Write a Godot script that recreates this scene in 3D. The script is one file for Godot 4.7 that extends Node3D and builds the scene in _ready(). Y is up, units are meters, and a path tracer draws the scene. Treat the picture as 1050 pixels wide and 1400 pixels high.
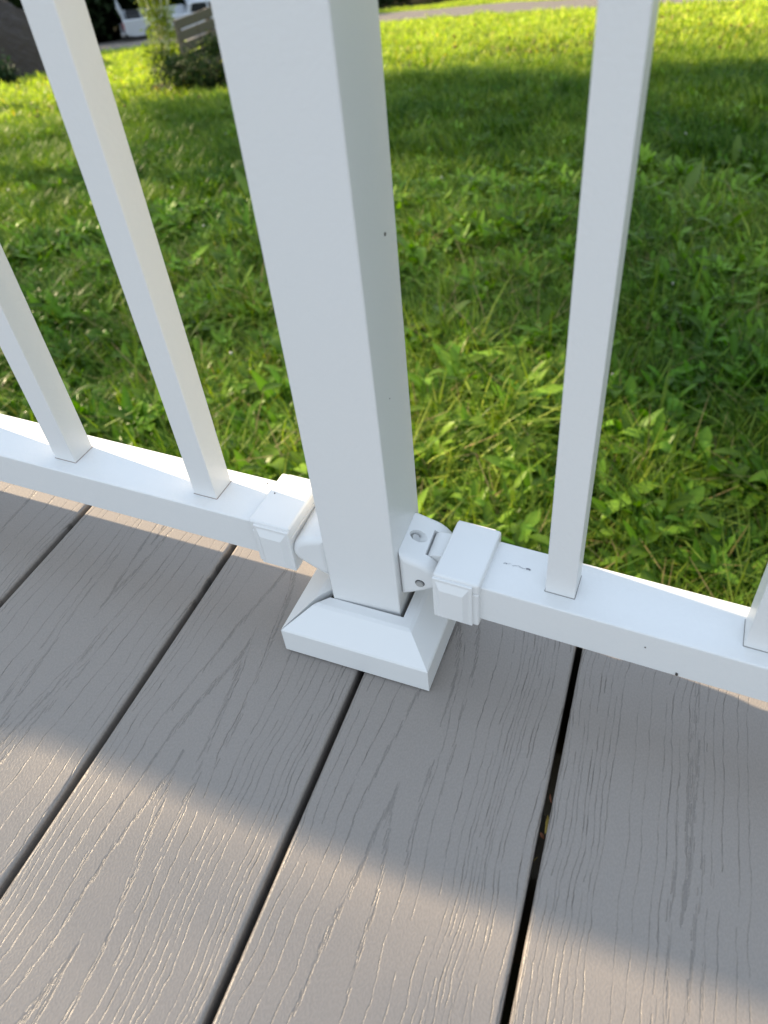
extends Node3D

# ---------------------------------------------------------------- constants of the place
const SUN_EL := 25.7
const SUN_AZ := 5.6            # degrees the light runs towards the deck, away from the line of the rail
const DECK_BACK := -0.078
const BOARD := 0.145
const GAP := 0.0046
const DRIVE := [Vector2(-46, -16), Vector2(-27, -21.0), Vector2(-18.0, -25.0), Vector2(-9.2, -24.2), Vector2(0.6, -18.6), Vector2(14, -15.5), Vector2(32, -13)]

var rng := RandomNumberGenerator.new()
var used := {}
var M := {}
var bump_noise := FastNoiseLite.new()

# ---------------------------------------------------------------- mesh collector
class Shape:
	var v := PackedVector3Array()
	var n := PackedVector3Array()
	var u := PackedVector2Array()
	var c := PackedColorArray()
	var i := PackedInt32Array()
	var colored := false
	func vert(p: Vector3, nn: Vector3, uv := Vector2.ZERO, col := Color.WHITE) -> int:
		v.append(p); n.append(nn); u.append(uv); c.append(col)
		return v.size() - 1
	func tri(a: int, b: int, d: int) -> void:
		var g := (v[b] - v[a]).cross(v[d] - v[a])
		if g.dot(n[a] + n[b] + n[d]) > 0.0:
			i.append_array([a, d, b])
		else:
			i.append_array([a, b, d])
	func flat(pts: Array, nn: Vector3, col := Color.WHITE) -> void:
		var k := v.size()
		for p in pts:
			vert(p, nn, Vector2.ZERO, col)
		for j in range(1, pts.size() - 1):
			tri(k, k + j, k + j + 1)
	func poly(pts: Array, outward: Vector3, col := Color.WHITE) -> void:
		var nn: Vector3 = (pts[1] - pts[0]).cross(pts[2] - pts[0]).normalized()
		if nn.length() < 0.5 and pts.size() > 3:
			nn = (pts[2] - pts[0]).cross(pts[3] - pts[0]).normalized()
		if nn.dot(outward) < 0.0:
			nn = -nn
		flat(pts, nn, col)
	func mesh() -> ArrayMesh:
		var a := []
		a.resize(Mesh.ARRAY_MAX)
		a[Mesh.ARRAY_VERTEX] = v
		a[Mesh.ARRAY_NORMAL] = n
		a[Mesh.ARRAY_TEX_UV] = u
		if colored:
			a[Mesh.ARRAY_COLOR] = c
		a[Mesh.ARRAY_INDEX] = i
		var m := ArrayMesh.new()
		m.add_surface_from_arrays(Mesh.PRIMITIVE_TRIANGLES, a)
		return m
	# box with rounded edges
	func rbox(lo: Vector3, hi: Vector3, r: float, seg := 2, t := Transform3D.IDENTITY, col := Color.WHITE) -> void:
		var mid := (lo + hi) * 0.5
		var h := (hi - lo) * 0.5
		r = minf(r, minf(h.x, minf(h.y, h.z)) * 0.98)
		for axis in 3:
			for s in [-1.0, 1.0]:
				var ua := (axis + 1) % 3
				var va := (axis + 2) % 3
				var us := []
				var vs := []
				for pass_ in 2:
					var hh: float = h[ua] if pass_ == 0 else h[va]
					var li := []
					for k in range(seg, -1, -1):
						li.append(-(hh - r) - r * tan(PI / 4 * k / seg))
					for k in range(0, seg + 1):
						li.append((hh - r) + r * tan(PI / 4 * k / seg))
					if pass_ == 0: us = li
					else: vs = li
				var base := v.size()
				for a in us:
					for b in vs:
						var p := Vector3.ZERO
						p[axis] = s * h[axis]; p[ua] = a; p[va] = b
						var q := Vector3(clampf(p.x, -h.x + r, h.x - r), clampf(p.y, -h.y + r, h.y - r), clampf(p.z, -h.z + r, h.z - r))
						var nn := (p - q).normalized()
						vert(t * (mid + q + nn * r), (t.basis * nn).normalized(), Vector2(a, b), col)
				var w := vs.size()
				for a in us.size() - 1:
					for b in w - 1:
						var k0 := base + a * w + b
						tri(k0, k0 + w, k0 + w + 1)
						tri(k0, k0 + w + 1, k0 + 1)
	# convex outline in x-y drawn out along z, edges of either end rounded by r0 (low z) and r1 (high z)
	func extrude(pl: PackedVector2Array, z0: float, z1: float, r0: float, r1: float, seg := 4, smooth_deg := 35.0, col := Color.WHITE) -> void:
		var cnt := pl.size()
		var area := 0.0
		for k in cnt:
			area += pl[k].cross(pl[(k + 1) % cnt])
		if area < 0.0:
			pl = pl.duplicate(); pl.reverse()
		var en := []
		for k in cnt:
			var d := (pl[(k + 1) % cnt] - pl[k]).normalized()
			en.append(Vector2(d.y, -d.x))
		var off := []   # offset direction at each corner
		for k in cnt:
			var a: Vector2 = en[(k + cnt - 1) % cnt]
			var b: Vector2 = en[k]
			var m := (a + b).normalized()
			off.append(m / maxf(0.3, m.dot(a)))
		var rings := []
		if r0 > 0.0:
			for k in range(0, seg + 1):
				var t := PI / 2 * (1.0 - float(k) / seg)
				rings.append([z0 + r0 - r0 * sin(t), r0 - r0 * cos(t), -sin(t), cos(t)])
		else:
			rings.append([z0, 0.0, 0.0, 1.0])
		if r1 > 0.0:
			for k in range(0, seg + 1):
				var t := PI / 2 * float(k) / seg
				rings.append([z1 - r1 + r1 * sin(t), r1 - r1 * cos(t), sin(t), cos(t)])
		else:
			rings.append([z1, 0.0, 0.0, 1.0])
		for k in cnt:
			var k2 := (k + 1) % cnt
			var na: Vector2 = en[k]
			var nb: Vector2 = en[k]
			var lim := cos(deg_to_rad(smooth_deg))
			if en[(k + cnt - 1) % cnt].dot(en[k]) > lim:
				na = (en[(k + cnt - 1) % cnt] + en[k]).normalized()
			if en[k2].dot(en[k]) > lim:
				nb = (en[k2] + en[k]).normalized()
			for q in rings.size() - 1:
				var A = rings[q]
				var B = rings[q + 1]
				var ids := []
				for e in [[k, na, A], [k2, nb, A], [k2, nb, B], [k, na, B]]:
					var R = e[2]
					var xy: Vector2 = pl[e[0]] - off[e[0]] * R[1]
					var nv: Vector2 = e[1]
					ids.append(vert(Vector3(xy.x, xy.y, R[0]), Vector3(nv.x * R[3], nv.y * R[3], R[2]).normalized(), xy, col))
				tri(ids[0], ids[1], ids[2])
				tri(ids[0], ids[2], ids[3])
		for e in [[0, -1.0], [rings.size() - 1, 1.0]]:
			var R = rings[e[0]]
			var pts := []
			for k in cnt:
				var xy: Vector2 = pl[k] - off[k] * R[1]
				pts.append(Vector3(xy.x, xy.y, R[0]))
			flat(pts, Vector3(0, 0, e[1]), col)
	# tube along a path; radii per point
	func tube(path: Array, radii: Array, sides := 8, col := Color.WHITE, cap := true) -> void:
		var base := v.size()
		var up := Vector3(0.13, 0.21, 0.97)
		for k in path.size():
			var d: Vector3 = (path[mini(k + 1, path.size() - 1)] - path[maxi(k - 1, 0)]).normalized()
			var x := d.cross(up).normalized()
			var y := x.cross(d).normalized()
			for s in sides + 1:
				var t := TAU * s / sides
				var nn := x * cos(t) + y * sin(t)
				vert(path[k] + nn * radii[k], nn, Vector2(float(s) / sides, k), col)
		for k in path.size() - 1:
			for s in sides:
				var a := base + k * (sides + 1) + s
				tri(a, a + sides + 1, a + sides + 2)
				tri(a, a + sides + 2, a + 1)
		if cap:
			for e in [0, path.size() - 1]:
				var pts := []
				for s in sides:
					pts.append(v[base + e * (sides + 1) + s])
				var other: Vector3 = path[1] if e == 0 else path[path.size() - 2]
				flat(pts, (path[e] - other).normalized(), col)

# ---------------------------------------------------------------- naming
func numbered(n: String) -> String:
	if not used.has(n):
		used[n] = 0
		return n
	used[n] += 1
	return "%s_%03d" % [n, used[n]]

func tag(o: Node, label := "", category := "", group := "", kind := "") -> void:
	if label: o.set_meta("label", label)
	if category: o.set_meta("category", category)
	if group: o.set_meta("group", group)
	if kind: o.set_meta("kind", kind)

func thing(n: String, label: String, category: String, at := Vector3.ZERO, turn := 0.0, group := "") -> Node3D:
	var o := Node3D.new()
	o.name = numbered(n)
	add_child(o)
	o.position = at
	o.rotation.y = turn
	tag(o, label, category, group)
	return o

func obj(n: String, m: Mesh, mat: Material, parent: Node = null) -> MeshInstance3D:
	var o := MeshInstance3D.new()
	o.mesh = m
	o.material_override = mat
	if parent == null:
		o.name = numbered(n)
		add_child(o)
	else:
		o.name = n
		parent.add_child(o, true)
	return o

func many(n: String, m: Mesh, mat: Material, where: Array, cols: Array, parent: Node = null) -> MultiMeshInstance3D:
	var mm := MultiMesh.new()
	mm.transform_format = MultiMesh.TRANSFORM_3D
	mm.use_colors = cols.size() > 0
	mm.mesh = m
	mm.instance_count = where.size()
	for k in where.size():
		mm.set_instance_transform(k, where[k])
		if cols.size() > 0:
			mm.set_instance_color(k, cols[k])
	var o := MultiMeshInstance3D.new()
	o.multimesh = mm
	o.material_override = mat
	if parent == null:
		o.name = numbered(n)
		add_child(o)
	else:
		o.name = n
		parent.add_child(o, true)
	o.set_meta("kind", "stuff")
	return o

# ---------------------------------------------------------------- materials
func lin(r: float, g: float, b: float) -> Color:
	return Color(r, g, b).linear_to_srgb()

func mat(col: Color, rough: float, spec := 0.5) -> StandardMaterial3D:
	var m := StandardMaterial3D.new()
	m.albedo_color = col
	m.roughness = rough
	m.metallic_specular = spec
	return m

func noise_tex(freq: float, size: int, sd: int, kind := FastNoiseLite.TYPE_SIMPLEX_SMOOTH, oct := 3) -> ImageTexture:
	var f := FastNoiseLite.new()
	f.noise_type = kind
	f.seed = sd
	f.frequency = freq
	f.fractal_octaves = oct
	var im := f.get_seamless_image(size, size)
	return ImageTexture.create_from_image(im)

func leaf_mat(back: Color, rough: float, spec := 0.5) -> StandardMaterial3D:
	var m := mat(Color.WHITE, rough, spec)
	m.vertex_color_use_as_albedo = true
	m.backlight_enabled = true
	m.backlight = back
	m.cull_mode = BaseMaterial3D.CULL_DISABLED
	return m

func make_materials() -> void:
	# powder-coated white aluminium, faint orange peel
	var white := mat(lin(0.755, 0.755, 0.745), 0.36)
	white.uv1_triplanar = true
	white.uv1_scale = Vector3(14, 14, 14)
	white.heightmap_enabled = true
	white.heightmap_texture = noise_tex(0.035, 512, 11, FastNoiseLite.TYPE_SIMPLEX_SMOOTH, 2)
	white.heightmap_scale = 0.011
	M.white = white
	var cast := mat(lin(0.755, 0.755, 0.745), 0.30)
	M.cast = cast
	var vinyl := mat(lin(0.755, 0.755, 0.745), 0.42)
	vinyl.uv1_triplanar = true
	vinyl.uv1_scale = Vector3(9, 9, 9)
	vinyl.heightmap_enabled = true
	vinyl.heightmap_texture = noise_tex(0.03, 256, 12)
	vinyl.heightmap_scale = 0.010
	M.vinyl = vinyl
	M.steel = mat(lin(0.42, 0.41, 0.39), 0.42)
	M.steel.metallic = 0.2
	M.dirt = mat(lin(0.06, 0.05, 0.04), 0.9)
	M.joint_grey = mat(lin(0.22, 0.21, 0.20), 0.9)
	M.joint_dirt = mat(lin(0.33, 0.27, 0.24), 0.9)
	M.zinc = mat(lin(0.58, 0.58, 0.57), 0.35)
	M.dark_hole = mat(lin(0.03, 0.03, 0.03), 0.8)
	M.wood = mat(lin(0.10, 0.08, 0.055), 0.9)
	M.grass = leaf_mat(Color(0.82, 0.88, 0.16), 0.40, 0.27)
	M.weed = leaf_mat(Color(0.80, 0.90, 0.16), 0.32, 0.27)
	M.leaf = leaf_mat(Color(0.5, 0.6, 0.2), 0.6, 0.2)
	M.bark = mat(lin(0.06, 0.045, 0.035), 0.95)
	M.paint = mat(lin(0.62, 0.65, 0.68), 0.3)
	M.paint.clearcoat_enabled = true
	M.paint.clearcoat = 0.6
	M.black = mat(lin(0.015, 0.015, 0.016), 0.6)
	M.tyre = mat(lin(0.02, 0.02, 0.02), 0.85)
	M.rim = mat(lin(0.45, 0.45, 0.46), 0.4)
	M.rim.metallic = 0.7
	M.glass = mat(lin(0.02, 0.025, 0.025), 0.06)
	M.red = mat(lin(0.35, 0.02, 0.015), 0.3)
	M.grey_wood = mat(lin(0.13, 0.118, 0.10), 0.85)
	M.soil = mat(lin(0.05, 0.040, 0.034), 0.95)
	M.soil.uv1_triplanar = true
	M.soil.uv1_scale = Vector3(0.8, 0.8, 0.8)
	M.soil.heightmap_enabled = true
	M.soil.heightmap_texture = noise_tex(0.03, 256, 17, FastNoiseLite.TYPE_SIMPLEX, 4)
	M.soil.heightmap_scale = 6.0
	var ground := mat(lin(0.035, 0.032, 0.014), 1.0, 0.2)
	M.ground = ground
	var gravel := mat(lin(0.23, 0.205, 0.18), 0.95)
	gravel.uv1_triplanar = true
	gravel.uv1_scale = Vector3(0.7, 0.7, 0.7)
	gravel.heightmap_enabled = true
	gravel.heightmap_texture = noise_tex(0.12, 512, 19, FastNoiseLite.TYPE_CELLULAR, 2)
	gravel.heightmap_scale = 2.0
	M.gravel = gravel

# embossed wood grain of one composite board: groove heights and a faintly darker groove colour
func grain(sd: int) -> Array:
	var W := 512
	var H := 2048
	var r := RandomNumberGenerator.new()
	r.seed = sd
	var f := FastNoiseLite.new()
	f.noise_type = FastNoiseLite.TYPE_SIMPLEX
	f.seed = sd
	f.frequency = 0.16
	f.fractal_octaves = 2
	var fine := f.get_image(W, H).get_data()
	f.frequency = 0.004
	f.fractal_octaves = 3
	var groove := PackedFloat32Array()
	groove.resize(W * H)
	# distances of the growth lines from the heart of the board
	var lines := []
	var x := r.randf_range(5.0, 12.0)
	while x < 420.0:
		lines.append(x)
		x += r.randf_range(6.0, 18.0) + (r.randf_range(8.0, 20.0) if x < 130.0 else 0.0) + (r.randf_range(10, 34) if r.randf() < 0.22 else 0.0)
	var heart := W * r.randf_range(0.36, 0.64)
	var flip := sd % 3 == 0
	var apexes := []
	var ap := r.randf_range(700.0, 1250.0)
	for k in lines.size():
		apexes.append(ap)
		ap -= r.randf_range(90.0, 260.0) * (1.0 + 0.25 * k)
	if flip:
		for k in apexes.size():
			apexes[k] += 560.0
	for k in lines.size():
		for s in [-1.0, 1.0]:
			var wn: float = lines[k]
			var apex: float = apexes[k] + (r.randf_range(-60.0, 60.0) if s > 0 else 0.0)
			var y0 := maxi(0, int(apex))
			var jx := 0.0
			var ph := r.randf() * 1000.0
			var strong := r.randf_range(0.6, 1.0)
			var wide := r.randf_range(0.25, 0.62)
			var on := true
			var left := r.randf_range(60, 700)
			var scale_ := 60.0 + wn * 2.2
			for y in range(y0, H):
				left -= 1.0
				if left <= 0.0:
					on = not on
					left = r.randf_range(120, 900) if on else r.randf_range(6, 60)
				jx += r.randf_range(-0.30, 0.30)
				jx *= 0.96
				if not on:
					continue
				var g := 1.0 - exp(-(y - apex) / scale_)
				var px: float = heart + 16.0 * f.get_noise_2d(y * 0.55, 9.0) + s * wn * g + jx + 9.0 * f.get_noise_2d(y * 0.45, wn * 1.5) + 1.6 * f.get_noise_2d(y * 7.0, ph)
				var depth := strong * (0.72 + 0.6 * f.get_noise_2d(y * 5.0, ph))
				if y - apex < 240.0 and apex > 0.0:
					depth *= 0.55 + 0.45 * (1.0 if ((y + int(ph)) % 23) < 15 else 0.0)
				var lo := int(floor(px - wide - 1.0))
				var yy := (H - 1 - y) if flip else y
				for q in range(maxi(lo, 0), mini(lo + 5, W)):
					var d := absf(q - px) / (wide + 0.7)
					if d < 1.0:
						var at := yy * W + q
						groove[at] = maxf(groove[at], depth * (1.0 - d * d))
	# short ticks crowding the arches
	for t in 900:
		var li := r.randi() % mini(6, lines.size())
		var wn: float = lines[li] + r.randf_range(-5.0, 5.0)
		var apex: float = apexes[li]
		var ty: float = apex + absf(r.randfn(0.0, 190.0)) - 20.0
		if ty < 0 or ty > H - 60:
			continue
		var g: float = 1.0 - exp(-maxf(0.0, ty - apex) / (60.0 + wn * 2.2))
		var px: float = heart + 16.0 * f.get_noise_2d(ty * 0.55, 9.0) + (1.0 if r.randf() < 0.5 else -1.0) * wn * g + r.randf_range(-3, 3)
		var dep := r.randf_range(0.25, 0.6)
		for y in range(int(ty), int(ty) + r.randi_range(8, 34)):
			px += r.randf_range(-0.3, 0.3)
			var yy := (H - 1 - y) if flip else y
			for q in range(maxi(int(px), 0), mini(int(px) + 2, W)):
				var at := yy * W + q
				groove[at] = maxf(groove[at], dep)
	var hb := PackedFloat32Array()
	hb.resize(W * H)
	var cb := PackedByteArray()
	cb.resize(W * H)
	for k in W * H:
		var gv := groove[k]
		hb[k] = 1.0 - gv + (fine[k] - 128) * 0.0011
		cb[k] = int(255.0 * (0.94 - 0.22 * gv) + (fine[k] - 128) * 0.06)
	var hi := Image.create_from_data(W, H, false, Image.FORMAT_RF, hb.to_byte_array())
	var ci := Image.create_from_data(W, H, false, Image.FORMAT_L8, cb)
	ci.convert(Image.FORMAT_RGB8)
	return [ImageTexture.create_from_image(hi), ImageTexture.create_from_image(ci)]

func board_material(sd: int) -> StandardMaterial3D:
	var g := grain(sd)
	var m := mat(lin(0.322, 0.287, 0.258), 0.37, 0.5)
	m.albedo_texture = g[1]
	m.heightmap_enabled = true
	m.heightmap_texture = g[0]
	m.heightmap_scale = 0.042
	return m

# ---------------------------------------------------------------- terrain
func ground_y(x: float, z: float) -> float:
	var s := 0.113 * x + 0.112 * z
	var far := -(0.66 * x + 0.72 * z) - 12.0
	s -= 0.038 * (far if far > 2.0 else (far + 2.0) * (far + 2.0) / 8.0 if far > -2.0 else 0.0)
	if s < -11.0:
		s = -11.0 - 3.0 * (1.0 - exp((s + 11.0) / 3.0))
	elif s > 0.05:
		s = 0.05 + 0.25 * (1.0 - exp(-(s - 0.05) / 0.25))
	return -1.0 + s + 0.05 * bump_noise.get_noise_2d(x * 9.0, z * 9.0)

func on_ground(x: float, z: float, lift := 0.0) -> Vector3:
	return Vector3(x, ground_y(x, z) + lift, z)

func build_lawn_sheet() -> void:
	var s := Shape.new()
	var ks := []
	var a := 0.0
	while a < 220.0:
		ks.append(a)
		a += 0.35 + a * 0.07
	var ticks := []
	for k in range(ks.size() - 1, 0, -1):
		ticks.append(-ks[k])
	ticks.append_array(ks)
	var w := ticks.size()
	for x in ticks:
		for z in ticks:
			var e := 0.2
			var nn := Vector3(ground_y(x - e, z) - ground_y(x + e, z), 2 * e, ground_y(x, z - e) - ground_y(x, z + e)).normalized()
			s.vert(on_ground(x, z), nn, Vector2(x, z))
	for i in w - 1:
		for j in w - 1:
			var k := i * w + j
			s.tri(k, k + w, k + w + 1)
			s.tri(k, k + w + 1, k + 1)
	var o := obj("lawn", s.mesh(), M.ground)
	tag(o, "sloping lawn falling away behind the deck", "", "", "structure")

func drive_half(x: float) -> float:
	return lerpf(5.6, 2.2, clampf((x + 18.0) / 12.0, 0.0, 1.0))

func build_driveway() -> void:
	var c := Curve3D.new()
	for p in DRIVE:
		c.add_point(Vector3(p.x, 0, p.y), Vector3(-2.6, 0, 0.3), Vector3(2.6, 0, -0.3))
	var s := Shape.new()
	var n := 90
	for k in n + 1:
		var d := c.get_baked_length() * k / n
		var p := c.sample_baked(d)
		var q := c.sample_baked(minf(d + 0.3, c.get_baked_length()))
		var t := (q - p).normalized() if k < n else Vector3(1, 0, 0)
		var side := t.cross(Vector3.UP)
		var w0 := p
		for j in 7:
			var off := (j - 3) / 3.0 * (drive_half(w0.x) + 0.25 * sin(k * 1.3 + (1 if j > 3 else 0)))
			var w := p + side * off
			s.vert(on_ground(w.x, w.z, 0.055 - (0.05 if j == 0 or j == 6 else 0.0)), Vector3.UP)
	for k in n:
		for j in 6:
			var a := k * 7 + j
			s.tri(a, a + 7, a + 8)
			s.tri(a, a + 8, a + 1)
	var o := obj("driveway", s.mesh(), M.gravel)
	tag(o, "pale gravel driveway beyond the lawn", "", "", "structure")

# ---------------------------------------------------------------- grass
func blade(s: Shape, root: Vector3, dir: Vector3, h: float, w: float, bend: float, col: Color, segs := 3) -> void:
	var side := dir.cross(Vector3.UP).normalized()
	var base := s.v.size()
	for k in segs + 1:
		var t := float(k) / segs
		var p := root + Vector3.UP * h * (t - 0.35 * bend * t * t) + dir * h * bend * t * t
		var tang := (Vector3.UP * (1.0 - 0.7 * bend * t) + dir * 2.0 * bend * t).normalized()
		var nn := side.cross(tang).normalized()
		var ww := w * (1.0 - 0.85 * t * t)
		s.vert(p - side * ww * 0.5, nn, Vector2.ZERO, col)
		s.vert(p + side * ww * 0.5, nn, Vector2.ZERO, col)
	for k in segs:
		var a := base + k * 2
		s.tri(a, a + 1, a + 3)
		s.tri(a, a + 3, a + 2)

func grass_color() -> Color:
	var t := rng.randf()
	var c := Color(0.085, 0.150, 0.014)
	if t < 0.22: c = Color(0.165, 0.235, 0.030)
	elif t < 0.60: c = Color(0.046, 0.098, 0.010)
	elif t > 0.975: c = Color(0.20, 0.17, 0.06)
	return c * rng.randf_range(0.85, 1.15)

func tuft(n: int, rad: float, h0: float, h1: float, w0: float, w1: float, b0: float, b1: float) -> ArrayMesh:
	var s := Shape.new()
	s.colored = true
	for k in n:
		var a := rng.randf() * TAU
		var d := Vector3(cos(a), 0, sin(a))
		var e := rng.randf() * TAU
		var root := Vector3(cos(e), 0, sin(e)) * rad * sqrt(rng.randf())
		root.y = -0.02
		blade(s, root, d, rng.randf_range(h0, h1), rng.randf_range(w0, w1), rng.randf_range(b0, b1), grass_color())
	return s.mesh()

func blade_leaf(s: Shape, root: Vector3, dir: Vector3, rise: float, length: float, width: float, droop: float, col: Color) -> void:
	# a broad leaf on a short stalk, folded along its midrib
	var side := dir.cross(Vector3.UP).normalized()
	var n := 7
	var base := s.v.size()
	for k in n + 1:
		var t := float(k) / n
		var p := root + dir * length * t * (1.0 - 0.15 * droop * t) + Vector3.UP * length * (rise * t - droop * t * t)
		var ww := width * pow(sin(PI * clampf(0.06 + t * 0.94, 0.0, 1.0)), 0.75) * (0.18 if t < 0.14 else 1.0) * (1.0 + 0.13 * sin(k * 2.4 + length * 60.0))
		var up := Vector3.UP
		for j in [-1.0, 0.0, 1.0]:
			var q: Vector3 = p + side * ww * 0.5 * j + up * absf(j) * ww * 0.16
			s.vert(q, (up - side * j * 0.35 - dir * (rise - 2 * droop * t) * 0.8).normalized(), Vector2.ZERO, col * (1.12 if j == 0.0 else 1.0))
	for k in n:
		for j in 2:
			var a := base + k * 3 + j
			s.tri(a, a + 3, a + 4)
			s.tri(a, a + 4, a + 1)

func scatter(r0: float, r1: float, per_m2: float, out_: Array, cols: Array, size: float, jitter: float, phi0 := 22.0, phi1 := 176.0) -> void:
	var n := int(deg_to_rad(phi1 - phi0) / 2.0 * (r1 * r1 - r0 * r0) * per_m2)
	for k in n:
		var phi := deg_to_rad(rng.randf_range(phi0, phi1))
		var r := sqrt(rng.randf_range(r0 * r0, r1 * r1))
		var x := 0.17 + r * cos(phi)
		var z := 0.30 - r * sin(phi)
		if z > -0.16:
			continue
		var patch := bump_noise.get_noise_2d(x * 40.0, z * 40.0)
		var patch2 := bump_noise.get_noise_2d(x * 13.0 + 300.0, z * 13.0)
		if r > 12.0 and on_drive(x, z):
			continue
		var sc := size * rng.randf_range(1.0 - jitter, 1.0 + jitter) * (1.0 + 0.75 * patch)
		var b := Basis(Vector3.UP, rng.randf() * TAU).scaled(Vector3(sc, sc * rng.randf_range(0.75, 1.2), sc))
		b = Basis(Vector3(1, 0, 0), rng.randf_range(-0.18, 0.18)) * b
		out_.append(Transform3D(b, on_ground(x, z)))
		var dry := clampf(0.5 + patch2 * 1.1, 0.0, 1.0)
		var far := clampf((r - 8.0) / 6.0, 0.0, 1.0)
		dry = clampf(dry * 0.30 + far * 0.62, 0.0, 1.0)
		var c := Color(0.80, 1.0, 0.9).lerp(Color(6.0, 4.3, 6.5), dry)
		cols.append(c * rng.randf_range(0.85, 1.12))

func on_drive(x: float, z: float) -> bool:
	var pts := DRIVE
	for k in pts.size() - 1:
		if Geometry2D.get_closest_point_to_segment(Vector2(x, z), pts[k], pts[k + 1]).distance_to(Vector2(x, z)) < drive_half(x) - 0.1:
			return true
	return false

func build_grass() -> void:
	for pass_ in 4:
		var t := tuft(22, 0.06, 0.07, 0.21, 0.0034, 0.0080, 0.15, 1.0)
		var w := []
		var c := []
		scatter(0.9, 4.2, 85.0, w, c, 1.0, 0.3)
		var o := many("lawn_grass", t, M.grass, w, c)
		tag(o, "long grass of the lawn close behind the deck" if pass_ == 0 else "tangled grass blades in the near lawn", "grass", "lawn grass", "stuff")
	for pass_ in 2:
		var t := tuft(9, 0.05, 0.12, 0.23, 0.006, 0.0115, 0.5, 1.1)
		var w := []
		var c := []
		scatter(0.9, 5.5, 15.0, w, c, 0.9, 0.35)
		var o := many("coarse_grass", t, M.grass, w, c)
		tag(o, "coarse arching grass blades standing over the near lawn" if pass_ == 0 else "bent wide grass blades over the near lawn", "grass", "lawn grass", "stuff")
	for pass_ in 2:
		var t := tuft(34, 0.10, 0.07, 0.16, 0.005, 0.010, 0.2, 0.8)
		var w := []
		var c := []
		scatter(3.6, 10.0, 75.0, w, c, 1.05, 0.3)
		var o := many("lawn_grass", t, M.grass, w, c)
		tag(o, "grass of the middle of the lawn, partly in tree shade", "grass", "lawn grass", "stuff")
	var t2 := tuft(46, 0.2, 0.05, 0.12, 0.010, 0.020, 0.2, 0.9)
	var w2 := []
	var c2 := []
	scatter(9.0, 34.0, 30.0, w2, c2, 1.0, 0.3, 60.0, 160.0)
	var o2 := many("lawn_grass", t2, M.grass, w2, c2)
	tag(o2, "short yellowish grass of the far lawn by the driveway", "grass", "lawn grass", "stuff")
	# small weed leaves (clover and plantain) low among the blades
	for pass_ in 3:
		var s := Shape.new()
		s.colored = true
		for k in 10:
			var a := rng.randf() * TAU
			var col := Color(0.088, 0.168, 0.016) * rng.randf_range(0.4, 1.9)
			var ln := rng.randf_range(0.028, 0.075)
			blade_leaf(s, Vector3(rng.randf_range(-0.02, 0.02), rng.randf_range(0.0, 0.075), rng.randf_range(-0.02, 0.02)), Vector3(cos(a), 0, sin(a)), rng.randf_range(0.1, 1.5), ln, ln * rng.randf_range(0.26, 0.46), rng.randf_range(0.1, 0.9), col)
		var w := []
		var c := []
		scatter(0.9, 5.0, 135.0, w, c, 1.0, 0.45)
		scatter(5.0, 9.0, 22.0, w, c, 0.85, 0.35)
		var o := many("weed_leaves", s.mesh(), M.weed, w, c)
		tag(o, "small broad weed leaves mixed into the near lawn grass", "weeds", "lawn weeds", "stuff")
	# white clover heads and the rusty seed heads of the far lawn
	var ball := SphereMesh.new()
	ball.radius = 0.008
	ball.height = 0.013
	ball.radial_segments = 8
	ball.rings = 5
	var wc := []
	for k in 46:
		var x := rng.randf_range(-6.5, -1.0)
		var z := rng.randf_range(-6.0, -1.6)
		if k > 34:
			x = rng.randf_range(-1.5, 1.2)
		wc.append(Transform3D(Basis(), on_ground(x, z, rng.randf_range(0.08, 0.13))))
	var oc := many("clover_flowers", ball, mat(lin(0.62, 0.58, 0.5), 0.8), wc, [])
	tag(oc, "white clover flowers dotted through the left part of the lawn", "flowers", "", "stuff")
	var wr := []
	for k in 60:
		var phi := deg_to_rad(rng.randf_range(70, 142))
		var r := rng.randf_range(9.0, 15.0)
		wr.append(Transform3D(Basis().scaled(Vector3.ONE * rng.randf_range(1.5, 3.0)), on_ground(0.17 + r * cos(phi), 0.3 - r * sin(phi), rng.randf_range(0.14, 0.24))))
	var orr := many("seed_heads", ball, mat(lin(0.12, 0.035, 0.02), 0.9), wr, [])
	tag(orr, "rusty brown seed heads standing out of the far lawn", "seed heads", "", "stuff")

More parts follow.
